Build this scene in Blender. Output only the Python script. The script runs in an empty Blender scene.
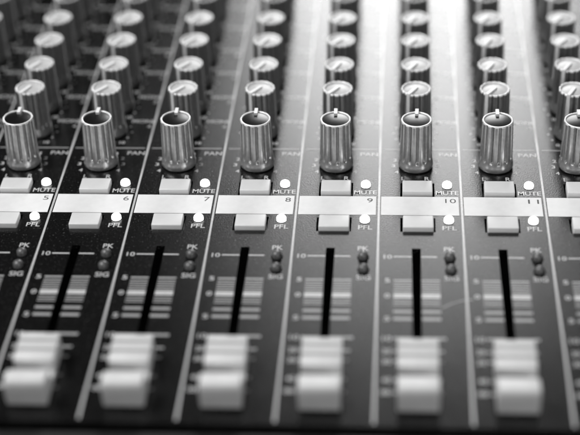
import bpy, bmesh, math, random
from mathutils import Matrix, Vector

random.seed(7)
PI = math.pi
MM = 0.001
scene = bpy.context.scene
col = scene.collection

PITCH = 28.0          # one channel strip, in millimetres
CHANNELS = list(range(3, 14))
UC = 12.6             # middle of a strip's controls, from its left divider
ROOT = Vector((-14.0, 20.0, -70.0))   # base of the console (mm)


def left_of(ch):
    return PITCH * (ch - 9)


# --------------------------------------------------------------- materials
def material(name, base, rough=0.5, metallic=0.0, spec=0.5, var=0.0, var_scale=900.0,
             bump=0.0, bump_scale=3000.0, speck=None, emit=0.0, rough_var=0.0, coat=0.0):
    m = bpy.data.materials.new(name)
    m.use_nodes = True
    nt = m.node_tree
    b = nt.nodes['Principled BSDF']
    b.inputs['Base Color'].default_value = (base, base, base, 1)
    b.inputs['Roughness'].default_value = rough
    b.inputs['Metallic'].default_value = metallic
    b.inputs['Specular IOR Level'].default_value = spec
    b.inputs['Coat Weight'].default_value = coat
    b.inputs['Coat Roughness'].default_value = 0.08
    tc = nt.nodes.new('ShaderNodeTexCoord')

    def noise(scale, detail=3.0):
        n = nt.nodes.new('ShaderNodeTexNoise')
        n.inputs['Scale'].default_value = scale
        n.inputs['Detail'].default_value = detail
        nt.links.new(tc.outputs['Object'], n.inputs['Vector'])
        return n
    if var > 0:
        n = noise(var_scale)
        r = nt.nodes.new('ShaderNodeMapRange')
        r.inputs['From Min'].default_value = 0.3
        r.inputs['From Max'].default_value = 0.7
        r.inputs['To Min'].default_value = base * (1 - var)
        r.inputs['To Max'].default_value = base * (1 + var)
        nt.links.new(n.outputs['Fac'], r.inputs['Value'])
        src = r.outputs['Result']
        if speck:
            n2 = noise(speck[0], 1.0)
            r2 = nt.nodes.new('ShaderNodeMapRange')
            r2.inputs['From Min'].default_value = speck[1]
            r2.inputs['From Max'].default_value = speck[1] + 0.06
            r2.inputs['To Min'].default_value = 0.0
            r2.inputs['To Max'].default_value = speck[2]
            nt.links.new(n2.outputs['Fac'], r2.inputs['Value'])
            ad = nt.nodes.new('ShaderNodeMath')
            ad.operation = 'ADD'
            nt.links.new(src, ad.inputs[0])
            nt.links.new(r2.outputs['Result'], ad.inputs[1])
            src = ad.outputs[0]
        c = nt.nodes.new('ShaderNodeCombineColor')
        for k in range(3):
            nt.links.new(src, c.inputs[k])
        nt.links.new(c.outputs[0], b.inputs['Base Color'])
    if rough_var > 0:
        n = noise(45.0, 5.0)
        r = nt.nodes.new('ShaderNodeMapRange')
        r.inputs['From Min'].default_value = 0.3
        r.inputs['From Max'].default_value = 0.7
        r.inputs['To Min'].default_value = rough - rough_var
        r.inputs['To Max'].default_value = rough + rough_var
        nt.links.new(n.outputs['Fac'], r.inputs['Value'])
        nt.links.new(r.outputs['Result'], b.inputs['Roughness'])
    if bump > 0:
        n = noise(bump_scale, 2.0)
        bp = nt.nodes.new('ShaderNodeBump')
        bp.inputs['Strength'].default_value = bump
        bp.inputs['Distance'].default_value = 0.0001
        nt.links.new(n.outputs['Fac'], bp.inputs['Height'])
        nt.links.new(bp.outputs['Normal'], b.inputs['Normal'])
    if emit > 0:
        b.inputs['Emission Color'].default_value = (1, 1, 1, 1)
        b.inputs['Emission Strength'].default_value = emit
    return m


M = {
    'panel': material('painted_steel', 0.006, 0.35, spec=0.55, var=0.5, var_scale=1500, bump=0.38,
                      bump_scale=2200, speck=(1500, 0.66, 0.045), rough_var=0.05),
    'print': material('screen_print', 0.50, 0.55, var=0.12, var_scale=1200),
    'print_dim': material('screen_print_fine', 0.30, 0.55, var=0.15, var_scale=1200),
    'print_mid': material('screen_print_bold', 0.34, 0.55, var=0.12, var_scale=1200),
    'strip': material('writing_strip', 0.74, 0.6, spec=0.3, var=0.03, var_scale=350, bump=0.1),
    'ink': material('strip_ink', 0.05, 0.6, var=0.1),
    'button': material('button_plastic', 0.66, 0.42, var=0.03, var_scale=300, bump=0.06),
    'fader': material('fader_plastic', 0.60, 0.55, var=0.04, var_scale=300, bump=0.06),
    'body_pan': material('pan_knob_lacquer', 0.48, 0.27, metallic=0.7, var=0.12, var_scale=800, bump=0.08),
    'body': material('knob_lacquer', 0.27, 0.30, metallic=0.65, var=0.12, var_scale=800, bump=0.08),
    'rim': material('knob_rim_lacquer', 0.80, 0.38, metallic=0.2, var=0.05),
    'cap_dark': material('knob_cap_gloss_black', 0.004, 0.29, spec=0.45, var=0.2),
    'cap_light': material('knob_cap_silver', 0.50, 0.48, metallic=0.2, var=0.06, bump=0.06),
    'pointer': material('pointer_plastic', 0.80, 0.45, var=0.03),
    'lamp': material('lit_led', 0.9, 0.3, emit=3.0),
    'led_off': material('unlit_led', 0.10, 0.33, spec=0.5, var=0.1),
    'dark': material('black_interior', 0.004, 0.8, spec=0.1, var=0.3),
    'trim': material('black_trim', 0.010, 0.55, spec=0.3, var=0.3, bump=0.2),
    'steel': material('lever_steel', 0.25, 0.35, metallic=0.9, var=0.1),
    'desk': material('desk_laminate', 0.03, 0.5, var=0.3, var_scale=60, bump=0.1),
}


def satin_paint(m, rough):
    """Dark paint: a diffuse base under a tight satin sheen (no long highlight tails)."""
    nt = m.node_tree
    b = nt.nodes['Principled BSDF']
    out = next(n for n in nt.nodes if n.type == 'OUTPUT_MATERIAL')
    df = nt.nodes.new('ShaderNodeBsdfDiffuse')
    gl = nt.nodes.new('ShaderNodeBsdfAnisotropic')
    gl.distribution = 'BECKMANN'
    gl.inputs['Roughness'].default_value = rough
    gl.inputs['Color'].default_value = (1, 1, 1, 1)
    fr = nt.nodes.new('ShaderNodeFresnel')
    fr.inputs['IOR'].default_value = 1.5
    mx = nt.nodes.new('ShaderNodeMixShader')
    nt.links.new(b.inputs['Base Color'].links[0].from_socket, df.inputs['Color'])
    if b.inputs['Normal'].links:
        nrm = b.inputs['Normal'].links[0].from_socket
        for t in (df, gl, fr):
            nt.links.new(nrm, t.inputs['Normal'])
    nt.links.new(fr.outputs[0], mx.inputs[0])
    nt.links.new(df.outputs[0], mx.inputs[1])
    nt.links.new(gl.outputs[0], mx.inputs[2])
    nt.links.new(mx.outputs[0], out.inputs['Surface'])


satin_paint(M['panel'], 0.26)
for _k in ('print', 'print_mid', 'print_dim'):
    satin_paint(M[_k], 0.30)


# ----------------------------------------------------------------- helpers
def finish(name, bm, mat, parent=None, loc=(0, 0, 0), smooth=None, mats=None):
    """Link a bmesh (in millimetres, about loc) as one mesh object."""
    bmesh.ops.recalc_face_normals(bm, faces=bm.faces[:])
    zs = [v.co.z for v in bm.verts]
    if max(zs) - min(zs) < 1e-4:                     # printed sheets face up
        bmesh.ops.reverse_faces(bm, faces=[f for f in bm.faces if f.normal.z < 0])
    bmesh.ops.scale(bm, vec=(MM, MM, MM), verts=bm.verts[:])
    me = bpy.data.meshes.new(name)
    if smooth is not None:
        for f in bm.faces:
            f.smooth = True
        for e in bm.edges:
            if len(e.link_faces) == 2 and e.calc_face_angle(0) > math.radians(smooth):
                e.smooth = False
    bm.to_mesh(me)
    bm.free()
    for mm in (mats or [mat]):
        me.materials.append(mm)
    o = bpy.data.objects.new(name, me)
    col.objects.link(o)
    attach(o, parent, loc)
    return o


def attach(o, parent, loc):
    """loc is in millimetres in the console's panel space for parts, local for sub-parts."""
    v = Vector(loc)
    if parent is not None:
        o.parent = parent
        if parent is console:
            v = v - ROOT
    o.location = v * MM


def copy_part(o, loc, rot_z=None, label=None):
    """A copy of a part with copies of its sub-parts, sharing mesh data."""
    c = o.copy()
    col.objects.link(c)
    attach(c, console, loc)
    if rot_z is not None:
        c.rotation_euler = (0, 0, rot_z)
    if label:
        c['label'] = label
    for ch in o.children:
        d = ch.copy()
        col.objects.link(d)
        d.parent = c
    return c


def box(bm, x0, x1, y0, y1, z0, z1, bevel=0.0, seg=3):
    r = bmesh.ops.create_cube(bm, size=1.0)
    vs = r['verts']
    for v in vs:
        v.co = Vector(((x0 + x1) / 2 + v.co.x * (x1 - x0), (y0 + y1) / 2 + v.co.y * (y1 - y0),
                       (z0 + z1) / 2 + v.co.z * (z1 - z0)))
    if bevel > 0:
        es = {e for v in vs for e in v.link_edges}
        bmesh.ops.bevel(bm, geom=list(es), offset=bevel, segments=seg, profile=0.5, affect='EDGES')


def rect(bm, x0, x1, y0, y1, z, mi=0):
    f = bm.faces.new([bm.verts.new(p) for p in ((x0, y0, z), (x1, y0, z), (x1, y1, z), (x0, y1, z))])
    f.material_index = mi
    return f


def disc(bm, x, y, r, z, n=14):
    bm.faces.new([bm.verts.new((x + r * math.cos(2 * PI * k / n), y + r * math.sin(2 * PI * k / n), z)) for k in range(n)])


def lathe(bm, prof, n, fn=None, close_top=False, close_bottom=False):
    """prof: (radius, z) from bottom to top; fn(theta, r, z) may carve the radius."""
    rings = []
    for (r, z) in prof:
        ring = []
        for k in range(n):
            t = 2 * PI * k / n
            rr = fn(t, r, z) if fn else r
            ring.append(bm.verts.new((rr * math.cos(t), rr * math.sin(t), z)))
        rings.append(ring)
    for a, b in zip(rings, rings[1:]):
        for k in range(n):
            bm.faces.new((a[k], a[(k + 1) % n], b[(k + 1) % n], b[k]))
    if close_top:
        bm.faces.new(rings[-1])
    if close_bottom:
        bm.faces.new(rings[0][::-1])
    return rings


_glyphs = {}


def text_geometry(s, bold=0.014):
    if (s, bold) not in _glyphs:
        cu = bpy.data.curves.new('glyphs', 'FONT')
        cu.body = s
        cu.resolution_u = 4
        cu.offset = bold
        ob = bpy.data.objects.new('glyphs', cu)
        col.objects.link(ob)
        bpy.context.view_layer.update()
        me = bpy.data.meshes.new_from_object(ob.evaluated_get(bpy.context.evaluated_depsgraph_get()))
        vs = [v.co.copy() for v in me.vertices]
        fs = [list(p.vertices) for p in me.polygons]
        bpy.data.objects.remove(ob)
        bpy.data.curves.remove(cu)
        bpy.data.meshes.remove(me)
        _glyphs[s, bold] = (vs, fs)
    return _glyphs[s, bold]


def lettering(bm, s, cx, cy, w, h, z, slant=0.0, mi=0, bold=0.014):
    """Fit the string s to a w x h box centred on (cx, cy)."""
    vs, fs = text_geometry(s, bold)
    x0, x1 = min(v.x for v in vs), max(v.x for v in vs)
    y0, y1 = min(v.y for v in vs), max(v.y for v in vs)
    nv = []
    for v in vs:
        yy = (v.y - y0) / (y1 - y0) - 0.5
        xx = (v.x - x0) / (x1 - x0) - 0.5
        nv.append(bm.verts.new((cx + xx * w + yy * h * slant, cy + yy * h, z)))
    for f in fs:
        try:
            bm.faces.new([nv[i] for i in f]).material_index = mi
        except ValueError:
            pass


# ------------------------------------------------------------ the console
console = bpy.data.objects.new('mixing_console', None)
console.empty_display_size = 0.05
console.location = ROOT * MM
col.objects.link(console)
console['label'] = 'dark audio mixing console with rows of silver knobs, white channel strips and pale faders'
console['category'] = 'mixing console'

X0, X1 = left_of(CHANNELS[0]), left_of(CHANNELS[-1] + 1)
Y0, Y1 = -118.0, 205.0

# faceplate: one painted steel sheet with real openings for faders and buttons
HOLES = [(11.05, 13.95, -112.0, -30.75), (7.25, 18.95, -0.1, 8.75), (7.25, 18.95, -21.2, -12.9)]
ucuts = sorted({0.0, PITCH} | {h[0] for h in HOLES} | {h[1] for h in HOLES})
ycuts = sorted({Y0, Y1} | {h[2] for h in HOLES} | {h[3] for h in HOLES})
xs = sorted({round(left_of(c) + u, 4) for c in CHANNELS for u in ucuts})
bm = bmesh.new()
grid = {}


def gv(x, y):
    if (x, y) not in grid:
        grid[(x, y)] = bm.verts.new((x, y, 0))
    return grid[(x, y)]


for xa, xb in zip(xs, xs[1:]):
    u = ((xa + xb) / 2 - X0) % PITCH
    for ya, yb in zip(ycuts, ycuts[1:]):
        ym = (ya + yb) / 2
        if any(h[0] < u < h[1] and h[2] < ym < h[3] for h in HOLES):
            continue
        bm.faces.new((gv(xa, ya), gv(xb, ya), gv(xb, yb), gv(xa, yb)))
bnd = [e for e in bm.edges if e.is_boundary]
ex = bmesh.ops.extrude_edge_only(bm, edges=bnd)
for v in ex['geom']:
    if isinstance(v, bmesh.types.BMVert):
        v.co.z = -2.0
faceplate = finish('faceplate', bm, M['panel'], console)

# printed rules: dividers, section line, fader graduations
bm = bmesh.new()
for c in CHANNELS + [CHANNELS[-1] + 1]:
    x = left_of(c)
    rect(bm, x - 0.35, x + 0.35, -116.6, Y1 - 4, 0.05)
finish('channel_divider', bm, M['print'], faceplate)

bm = bmesh.new()
for c in CHANNELS:
    x = left_of(c)
    rect(bm, x + 1.4, x + 26.9, 30.55, 31.05, 0.05)
finish('section_line', bm, M['print_mid'], faceplate)

bm = bmesh.new()


def grad(x, ya, yb, mi, ua=5.2, ub=19.85):
    rect(bm, x + ua, x + 10.95, ya, yb, 0.05, mi)
    rect(bm, x + 14.05, x + ub, ya, yb, 0.05, mi)


for c in CHANNELS:
    x = left_of(c)
    grad(x, -35.75, -35.1, 0, 5.2, 19.1)
    grad(x, -48.75, -47.95, 2)
    for k in range(5):
        grad(x, -50.15 - 1.2 * k, -49.55 - 1.2 * k, 1)
    grad(x, -57.65, -55.4, 0)
    for k in range(3):
        grad(x, -59.15 - 1.2 * k, -58.6 - 1.2 * k, 1)
    grad(x, -65.3, -63.9, 1)
    grad(x, -68.9, -67.6, 2)
    grad(x, -78.4, -77.3, 2, 5.2, 21.2)
    grad(x, -84.5, -83.6, 1, 5.2, 20.4)
    grad(x, -89.2, -88.3, 1, 5.2, 20.1)
    grad(x, -97.8, -96.9, 1, 5.2, 19.6)
    grad(x, -103.6, -102.7, 1, 5.2, 19.6)
finish('fader_graduation', bm, None, faceplate, mats=[M['print'], M['print_dim'], M['print_mid']])

# printed words and numbers
KNOB_ROWS = [20.2, 42.0, 60.2, 79.4, 98.0, 117.6, 136.2, 154.8]
bm = bmesh.new()
ZL = 0.055
for c in CHANNELS:
    x = left_of(c)
    lettering(bm, 'PAN', x + 24.1, 27.4, 6.3, 2.3, ZL)
    lettering(bm, 'MUTE', x + 23.3, 2.55, 7.8, 2.5, ZL)
    lettering(bm, 'PFL', x + 23.6, -18.8, 4.7, 2.4, ZL)
    lettering(bm, 'PK', x + 23.2, -31.0, 3.5, 2.4, ZL)
    lettering(bm, 'SIG', x + 23.6, -47.0, 4.5, 2.5, ZL)
    lettering(bm, 'L', x + 8.2, 11.6, 1.2, 2.2, ZL)
    lettering(bm, 'R', x + 16.5, 11.6, 1.7, 2.2, ZL)
    for s, yy in (('10', -35.5), ('5', -48.4), ('0', -56.5), ('5', -68.25), ('10', -78.0), ('20', -84.1),
                  ('30', -88.9), ('40', -97.4)):
        lettering(bm, s, x + (3.3 if len(s) > 1 else 3.25), yy, 2.7 if len(s) > 1 else 1.7, 2.2, ZL)
    lettering(bm, '\u221e', x + 3.2, -103.0, 3.0, 1.9, ZL)
    for k, s in enumerate(('1', '2', '3', '4')):
        for sg in (-1, 1):
            a = math.radians((36, 66, 94, 122)[k]) * sg
            lettering(bm, s, x + UC + 7.9 * math.sin(a), 20.2 + 7.9 * math.cos(a) + (-.3 if k == 3 else 0.2),
                      0.7 if s == '1' else 1.35, 1.9, ZL)
    for r, yk in enumerate(KNOB_ROWS[1:]):
        lettering(bm, 'MONI', x + 23.5, yk + 7.9, 8.0, 2.1, ZL)
        lettering(bm, str(4 - r % 4), x + 26.2, yk + 4.2, 1.4, 2.0, ZL)
        for k in range(-4, 5):
            a = math.radians(30 * k)
            disc(bm, x + UC + 7.9 * math.sin(a), yk + 7.9 * math.cos(a), 0.45, ZL)
        lettering(bm, '0', x + UC - 5.2, yk - 7.4, 1.3, 1.7, ZL)
        lettering(bm, '10', x + UC + 5.3, yk - 7.4, 2.0, 1.7, ZL)
finish('printed_lettering', bm, M['print'], faceplate)

bm = bmesh.new()      # hair-fine scratch between the tenth and eleventh strips
pts = []
for k in range(13):
    t = k / 12
    pts.append((48.2 + 9.8 * t, -62.5 + 4.4 * math.sin(t * PI * 0.52)))
for (xa, ya), (xb, yb) in zip(pts, pts[1:]):
    d = Vector((xb - xa, yb - ya)).normalized() * 0.22
    bm.faces.new([bm.verts.new(p) for p in ((xa + d.y, ya - d.x, .06), (xb + d.y, yb - d.x, .06),
                                            (xb - d.y, yb + d.x, .06), (xa - d.y, ya + d.x, .06))])
finish('scratch', bm, M['print_dim'], faceplate)

# chassis under the plate, end cheeks and front trim
bm = bmesh.new()
box(bm, X0 + 2, X1 - 2, Y0 + 1, Y1 - 1, -66, -14)
finish('chassis', bm, M['dark'], console)
bm = bmesh.new()
box(bm, X0, X1, -136, -118.35, -62, -0.9, 4.0, 5)
finish('front_trim', bm, M['trim'], console)
bm = bmesh.new()
box(bm, X0, X1, Y1 + 0.3, Y1 + 14, -62, 4, 3.0, 4)
finish('rear_trim', bm, M['trim'], console)
for xa, xb in ((X0 - 14, X0 - 0.3), (X1 + 0.3, X1 + 14)):
    bm = bmesh.new()
    box(bm, xa, xb, -138, Y1 + 15, -66, 5, 3.0, 4)
    finish('side_cheek', bm, M['trim'], console)
for fx in (X0 + 20, X1 - 20):
    for fy in (-100, 180):
        bm = bmesh.new()
        lathe(bm, [(7, -4.0), (8, -3), (8, 0)], 24, close_top=True, close_bottom=True)
        finish('rubber_foot', bm, M['trim'], console, (fx, fy, -66.0))


# --------------------------------------------------------------- channel parts
def flute_fn(nf, depth, z_end, z_top):
    def fn(t, r, z):
        g = max(0.0, math.cos(nf * t)) ** 1.8
        a = min(1.0, max(0.0, (z - z_end) / 1.3))
        a = math.sin(a * PI / 2)
        return r - depth * a * g
    return fn


HK = 19.0


def body_r(z):
    return 5.72 - (z - 4.0) / (HK - 4.0) * 0.38


def make_knob(name, nf, body_mat, cap_mat, fin_from, depth, fin_h, scallop, edge=18.35, crown=0.55):
    n = nf * 14
    fn = flute_fn(nf, depth, 3.6, HK)
    bm = bmesh.new()
    prof = [(5.5, 0.5), (5.95, 0.55), (6.05, 0.9), (6.05, 1.9), (5.92, 2.3), (5.80, 3.0)]
    zz = [3.6, 3.85, 4.1, 4.45, 4.9, 6, 9, 12, 15, 17.5, 18.35]
    prof += [(body_r(z), z) for z in zz]
    prof += [(5.1, 18.4), (4.5, 18.2)]
    lathe(bm, prof, n, fn, close_top=True, close_bottom=True)
    k = finish(name, bm, body_mat, console, (0, 0, 0), smooth=40)
    # bright rim round the top
    bm = bmesh.new()
    fr = flute_fn(nf, depth * 0.75, 10, HK)
    rp = [(body_r(18.35) + 0.02, 18.36), (body_r(18.7) + 0.02, 18.75), (5.22, 18.95), (5.05, 19.0), (4.74, 18.95),
          (4.63, 18.8), (4.61, 18.2)]
    rings = []
    for i, (r, z) in enumerate(rp):
        w = (1, scallop, .7 * scallop, .2 * scallop, 0, 0, 0)[i]
        ring = []
        for q in range(n):
            t = 2 * PI * q / n
            rr = r - depth * 0.8 * w * max(0.0, math.cos(nf * t)) ** 1.3
            ring.append(bm.verts.new((rr * math.cos(t), rr * math.sin(t), z)))
        rings.append(ring)
    for a, b in zip(rings, rings[1:]):
        for q in range(n):
            bm.faces.new((a[q], a[(q + 1) % n], b[(q + 1) % n], b[q]))
    finish('rim', bm, M['rim'], k, smooth=50)
    # dished cap
    bm = bmesh.new()
    lathe(bm, [(4.60, edge)] + [(4.60 * q / 8, edge + crown * (1 - (q / 8) ** 2)) for q in range(7, 0, -1)], 48,
          close_top=True)
    finish('cap', bm, cap_mat, k, smooth=60)
    # pointer: raised fin on the cap running over the rim and down the flank (towards +Y at rest)
    bm = bmesh.new()
    w = 0.58
    top = 19.0 + fin_h
    sec = [(fin_from, 17.9), (fin_from, top - 0.1), (fin_from + 0.15, top), (5.45, top), (5.62, top - 0.25),
           (5.66, 18.2)]
    sec += [(body_r(z) + 0.12, z) for z in (15, 10, 4.6)]
    sec += [(body_r(4.6) - 0.4, 4.3), (body_r(10) - 0.5, 10), (4.7, 17.6)]
    ws = [w] * 6 + [0.78] * 4 + [w] * 2
    a = [bm.verts.new((-ww, y, z)) for ww, (y, z) in zip(ws, sec)]
    b = [bm.verts.new((ww, y, z)) for ww, (y, z) in zip(ws, sec)]
    m = len(sec)
    for q in range(m):
        bm.faces.new((a[q], a[(q + 1) % m], b[(q + 1) % m], b[q]))
    fa = bm.faces.new(a)
    fb = bm.faces.new(b[::-1])
    bmesh.ops.triangulate(bm, faces=[fa, fb])
    finish('pointer', bm, M['pointer'], k)
    return k


pan_proto = make_knob('pan_knob', 13, M['body_pan'], M['cap_dark'], 2.0, 1.05, 1.0, 0.12, 18.68, 0.46)
send_proto = make_knob('send_knob', 16, M['body'], M['cap_light'], -0.6, 0.75, 0.5, 0.6)
gain_proto = make_knob('equaliser_knob', 16, M['body'], M['cap_dark'], -0.6, 0.75, 0.5, 0.6)
first = set()


def place_part(proto, loc, rot_z=None, label=None):
    """The first placement moves the prototype itself; later ones copy it with its sub-parts."""
    if proto.name not in first:
        first.add(proto.name)
        attach(proto, console, loc)
        if rot_z is not None:
            proto.rotation_euler = (0, 0, rot_z)
        if label:
            proto['label'] = label
        return proto
    return copy_part(proto, loc, rot_z, label)


for c in CHANNELS:
    x = left_of(c) + UC
    for r, yk in enumerate(KNOB_ROWS):
        if r == 0:
            place_part(pan_proto, (x, yk, 0), math.radians(random.uniform(-2.5, 2.5)),
                       'pan knob with glossy black cap and white pointer set straight back')
        else:
            a = math.radians(147 + random.uniform(-7, 7))
            if r == 5:
                place_part(gain_proto, (x, yk, 0), a, 'knob with a dark cap and pale pointer turned fully down')
            else:
                place_part(send_proto, (x, yk, 0), a)

# push buttons
bm = bmesh.new()
box(bm, -5.15, 5.15, -3.55, 3.55, -6.0, 1.8, 0.38, 3)
mute_proto = finish('mute_button', bm, M['button'], console, smooth=45)
bm = bmesh.new()
box(bm, -5.1, 5.1, -3.55, 3.55, -6.0, 1.7, 0.38, 3)
listen_proto = finish('listen_button', bm, M['button'], console, smooth=45)


# indicator lamps
def dome(name, r, h, mat, collar):
    bm = bmesh.new()
    prof = [(r, -1.5), (r, h - r * 0.75)]
    for k in range(1, 7):
        a = k / 7 * PI / 2
        prof.append((r * math.cos(a), h - r * 0.75 + r * 0.75 * math.sin(a)))
    lathe(bm, prof, 28, close_top=True)
    o = finish(name, bm, mat, console, smooth=60)
    bm = bmesh.new()
    lathe(bm, [(r + 0.02, 0.03), (r + collar, 0.03), (r + collar, 0.14), (r + 0.02, 0.16)], 28)
    finish('socket_ring', bm, M['dark'], o, smooth=30)
    return o


lamp_proto = dome('mute_light', 1.65, 2.1, M['lamp'], 0.12)
pfl_proto = dome('listen_light', 1.65, 2.1, M['lamp'], 0.12)
peak_proto = dome('peak_light', 1.6, 2.3, M['led_off'], 0.35)
signal_proto = dome('signal_light', 1.6, 2.3, M['led_off'], 0.35)

# fader cap: ridged rear slope, index groove, raised front lip
prof = [(-88.0, 1.6), (-88.4, 8.1), (-88.9, 8.7), (-91.2, 8.5), (-91.4, 7.0), (-92.3, 7.0), (-92.5, 8.3),
        (-94.9, 8.2), (-95.1, 6.7), (-96.0, 6.7), (-96.2, 8.05), (-99.6, 7.6), (-100.0, 7.3), (-99.4, 3.6),
        (-104.8, 3.6), (-105.6, 7.8), (-106.1, 8.8), (-107.1, 9.4), (-111.2, 9.9), (-112.2, 9.75), (-112.7, 9.2),
        (-112.9, 8.0), (-112.8, 5.5), (-112.5, 3.0), (-112.2, 1.0)]
bm = bmesh.new()
YF = -100.0
left = [bm.verts.new((-5.95, y - YF, z)) for y, z in prof]
right = [bm.verts.new((5.95, y - YF, z)) for y, z in prof]
m = len(prof)
for q in range(m):
    bm.faces.new((left[q], left[(q + 1) % m], right[(q + 1) % m], right[q]))
fl = bm.faces.new(left)
fr = bm.faces.new(right[::-1])
side_edges = list(fl.edges) + list(fr.edges)
bmesh.ops.bevel(bm, geom=side_edges, offset=0.3, segments=2, profile=0.5, affect='EDGES')
fader_proto = finish('fader_cap', bm, M['fader'], console, smooth=35)
bm = bmesh.new()
box(bm, -1.0, 1.0, -3.5, 3.5, -12.5, 1.7)
finish('fader_lever', bm, M['steel'], fader_proto)

# white writing strip with its channel number
bm = bmesh.new()
box(bm, 0.75, 27.0, -11.3, 0.0, 0.02, 0.09)
strip_proto = finish('writing_strip', bm, M['strip'], console)

strips = []
for c in CHANNELS:
    x = left_of(c)
    place_part(mute_proto, (x + 13.1, 4.3, 0))
    place_part(listen_proto, (x + 13.2, -17.2, 0))
    place_part(lamp_proto, (x + 23.3, 6.6, 0))
    place_part(pfl_proto, (x + 23.4, -14.9, 0))
    place_part(peak_proto, (x + 23.3, -36.2, 0))
    place_part(signal_proto, (x + 23.5, -43.0, 0))
    place_part(fader_proto, (x + 12.5, YF + random.uniform(-0.25, 0.25), 0))
    strips.append(place_part(strip_proto, (x, 0, 0)))

for c, s in zip(CHANNELS, strips):      # numbers last, so that no copy inherits one
    bm = bmesh.new()
    t = str(c)
    lettering(bm, t, 24.9 if len(t) == 1 else 24.3, -2.5, 1.9 if len(t) == 1 else 3.6, 2.5, 0.13, bold=-0.004)
    finish('channel_number', bm, M['ink'], s)

# --------------------------------------------------------------- the setting
bm = bmesh.new()
box(bm, -700, 700, -500, 600, -95, -70.1, 2.0, 2)
desk = finish('desk', bm, M['desk'])
desk['kind'] = 'structure'

# --------------------------------------------------------------- camera
cd = bpy.data.cameras.new('camera')
cam = bpy.data.objects.new('camera', cd)
col.objects.link(cam)
rt = Vector((0.99775393, 0.06011216, -0.02955713))
up = Vector((-0.00908963, 0.55866082, 0.82934641))
fw = Vector((-0.06636621, 0.82721497, -0.55795243))
C = Vector((33.18500688, -449.5726406, 294.30317248)) * MM
cam.matrix_world = Matrix(((rt.x, up.x, -fw.x, C.x), (rt.y, up.y, -fw.y, C.y), (rt.z, up.z, -fw.z, C.z), (0, 0, 0, 1)))
cd.sensor_width = 36.0
cd.sensor_fit = 'HORIZONTAL'
cd.lens = 1565.23 / 580 * 36.0
cd.clip_start = 0.02
cd.clip_end = 20.0
cd.dof.use_dof = True
cd.dof.focus_distance = 0.535
cd.dof.aperture_fstop = 5.3
cd.dof.aperture_blades = 7
scene.camera = cam


# --------------------------------------------------------------- light
def area(name, loc, target, sx, sy, power):
    ld = bpy.data.lights.new(name, 'AREA')
    ld.shape = 'RECTANGLE'
    ld.size, ld.size_y = sx, sy
    ld.energy = power
    o = bpy.data.objects.new(name, ld)
    col.objects.link(o)
    o.location = loc
    o.rotation_euler = (Vector(target) - Vector(loc)).to_track_quat('-Z', 'Y').to_euler()
    return o


area('window_light', (0.06, 1.15, 0.44), (0.06, 0.0, 0.44), 0.34, 0.72, 7.1)
area('ceiling_light', (-1.05, -0.05, 1.90), (0, 0.0, 0), 0.75, 0.75, 50.0)
area('room_light', (0.32, -0.68, 0.30), (0, 0, 0), 0.20, 0.16, 1.7)

w = bpy.data.worlds.new('World')
scene.world = w
w.use_nodes = True
w.node_tree.nodes['Background'].inputs['Color'].default_value = (0.5, 0.5, 0.5, 1)
w.node_tree.nodes['Background'].inputs['Strength'].default_value = 0.05

scene.view_settings.view_transform = 'Standard'
scene.view_settings.look = 'None'
scene.view_settings.exposure = 0.0
scene.view_settings.gamma = 1.0
scene.render.engine = 'CYCLES'
scene.cycles.use_denoising = True
scene.cycles.denoiser = 'OPENIMAGEDENOISE'
scene.cycles.max_bounces = 8
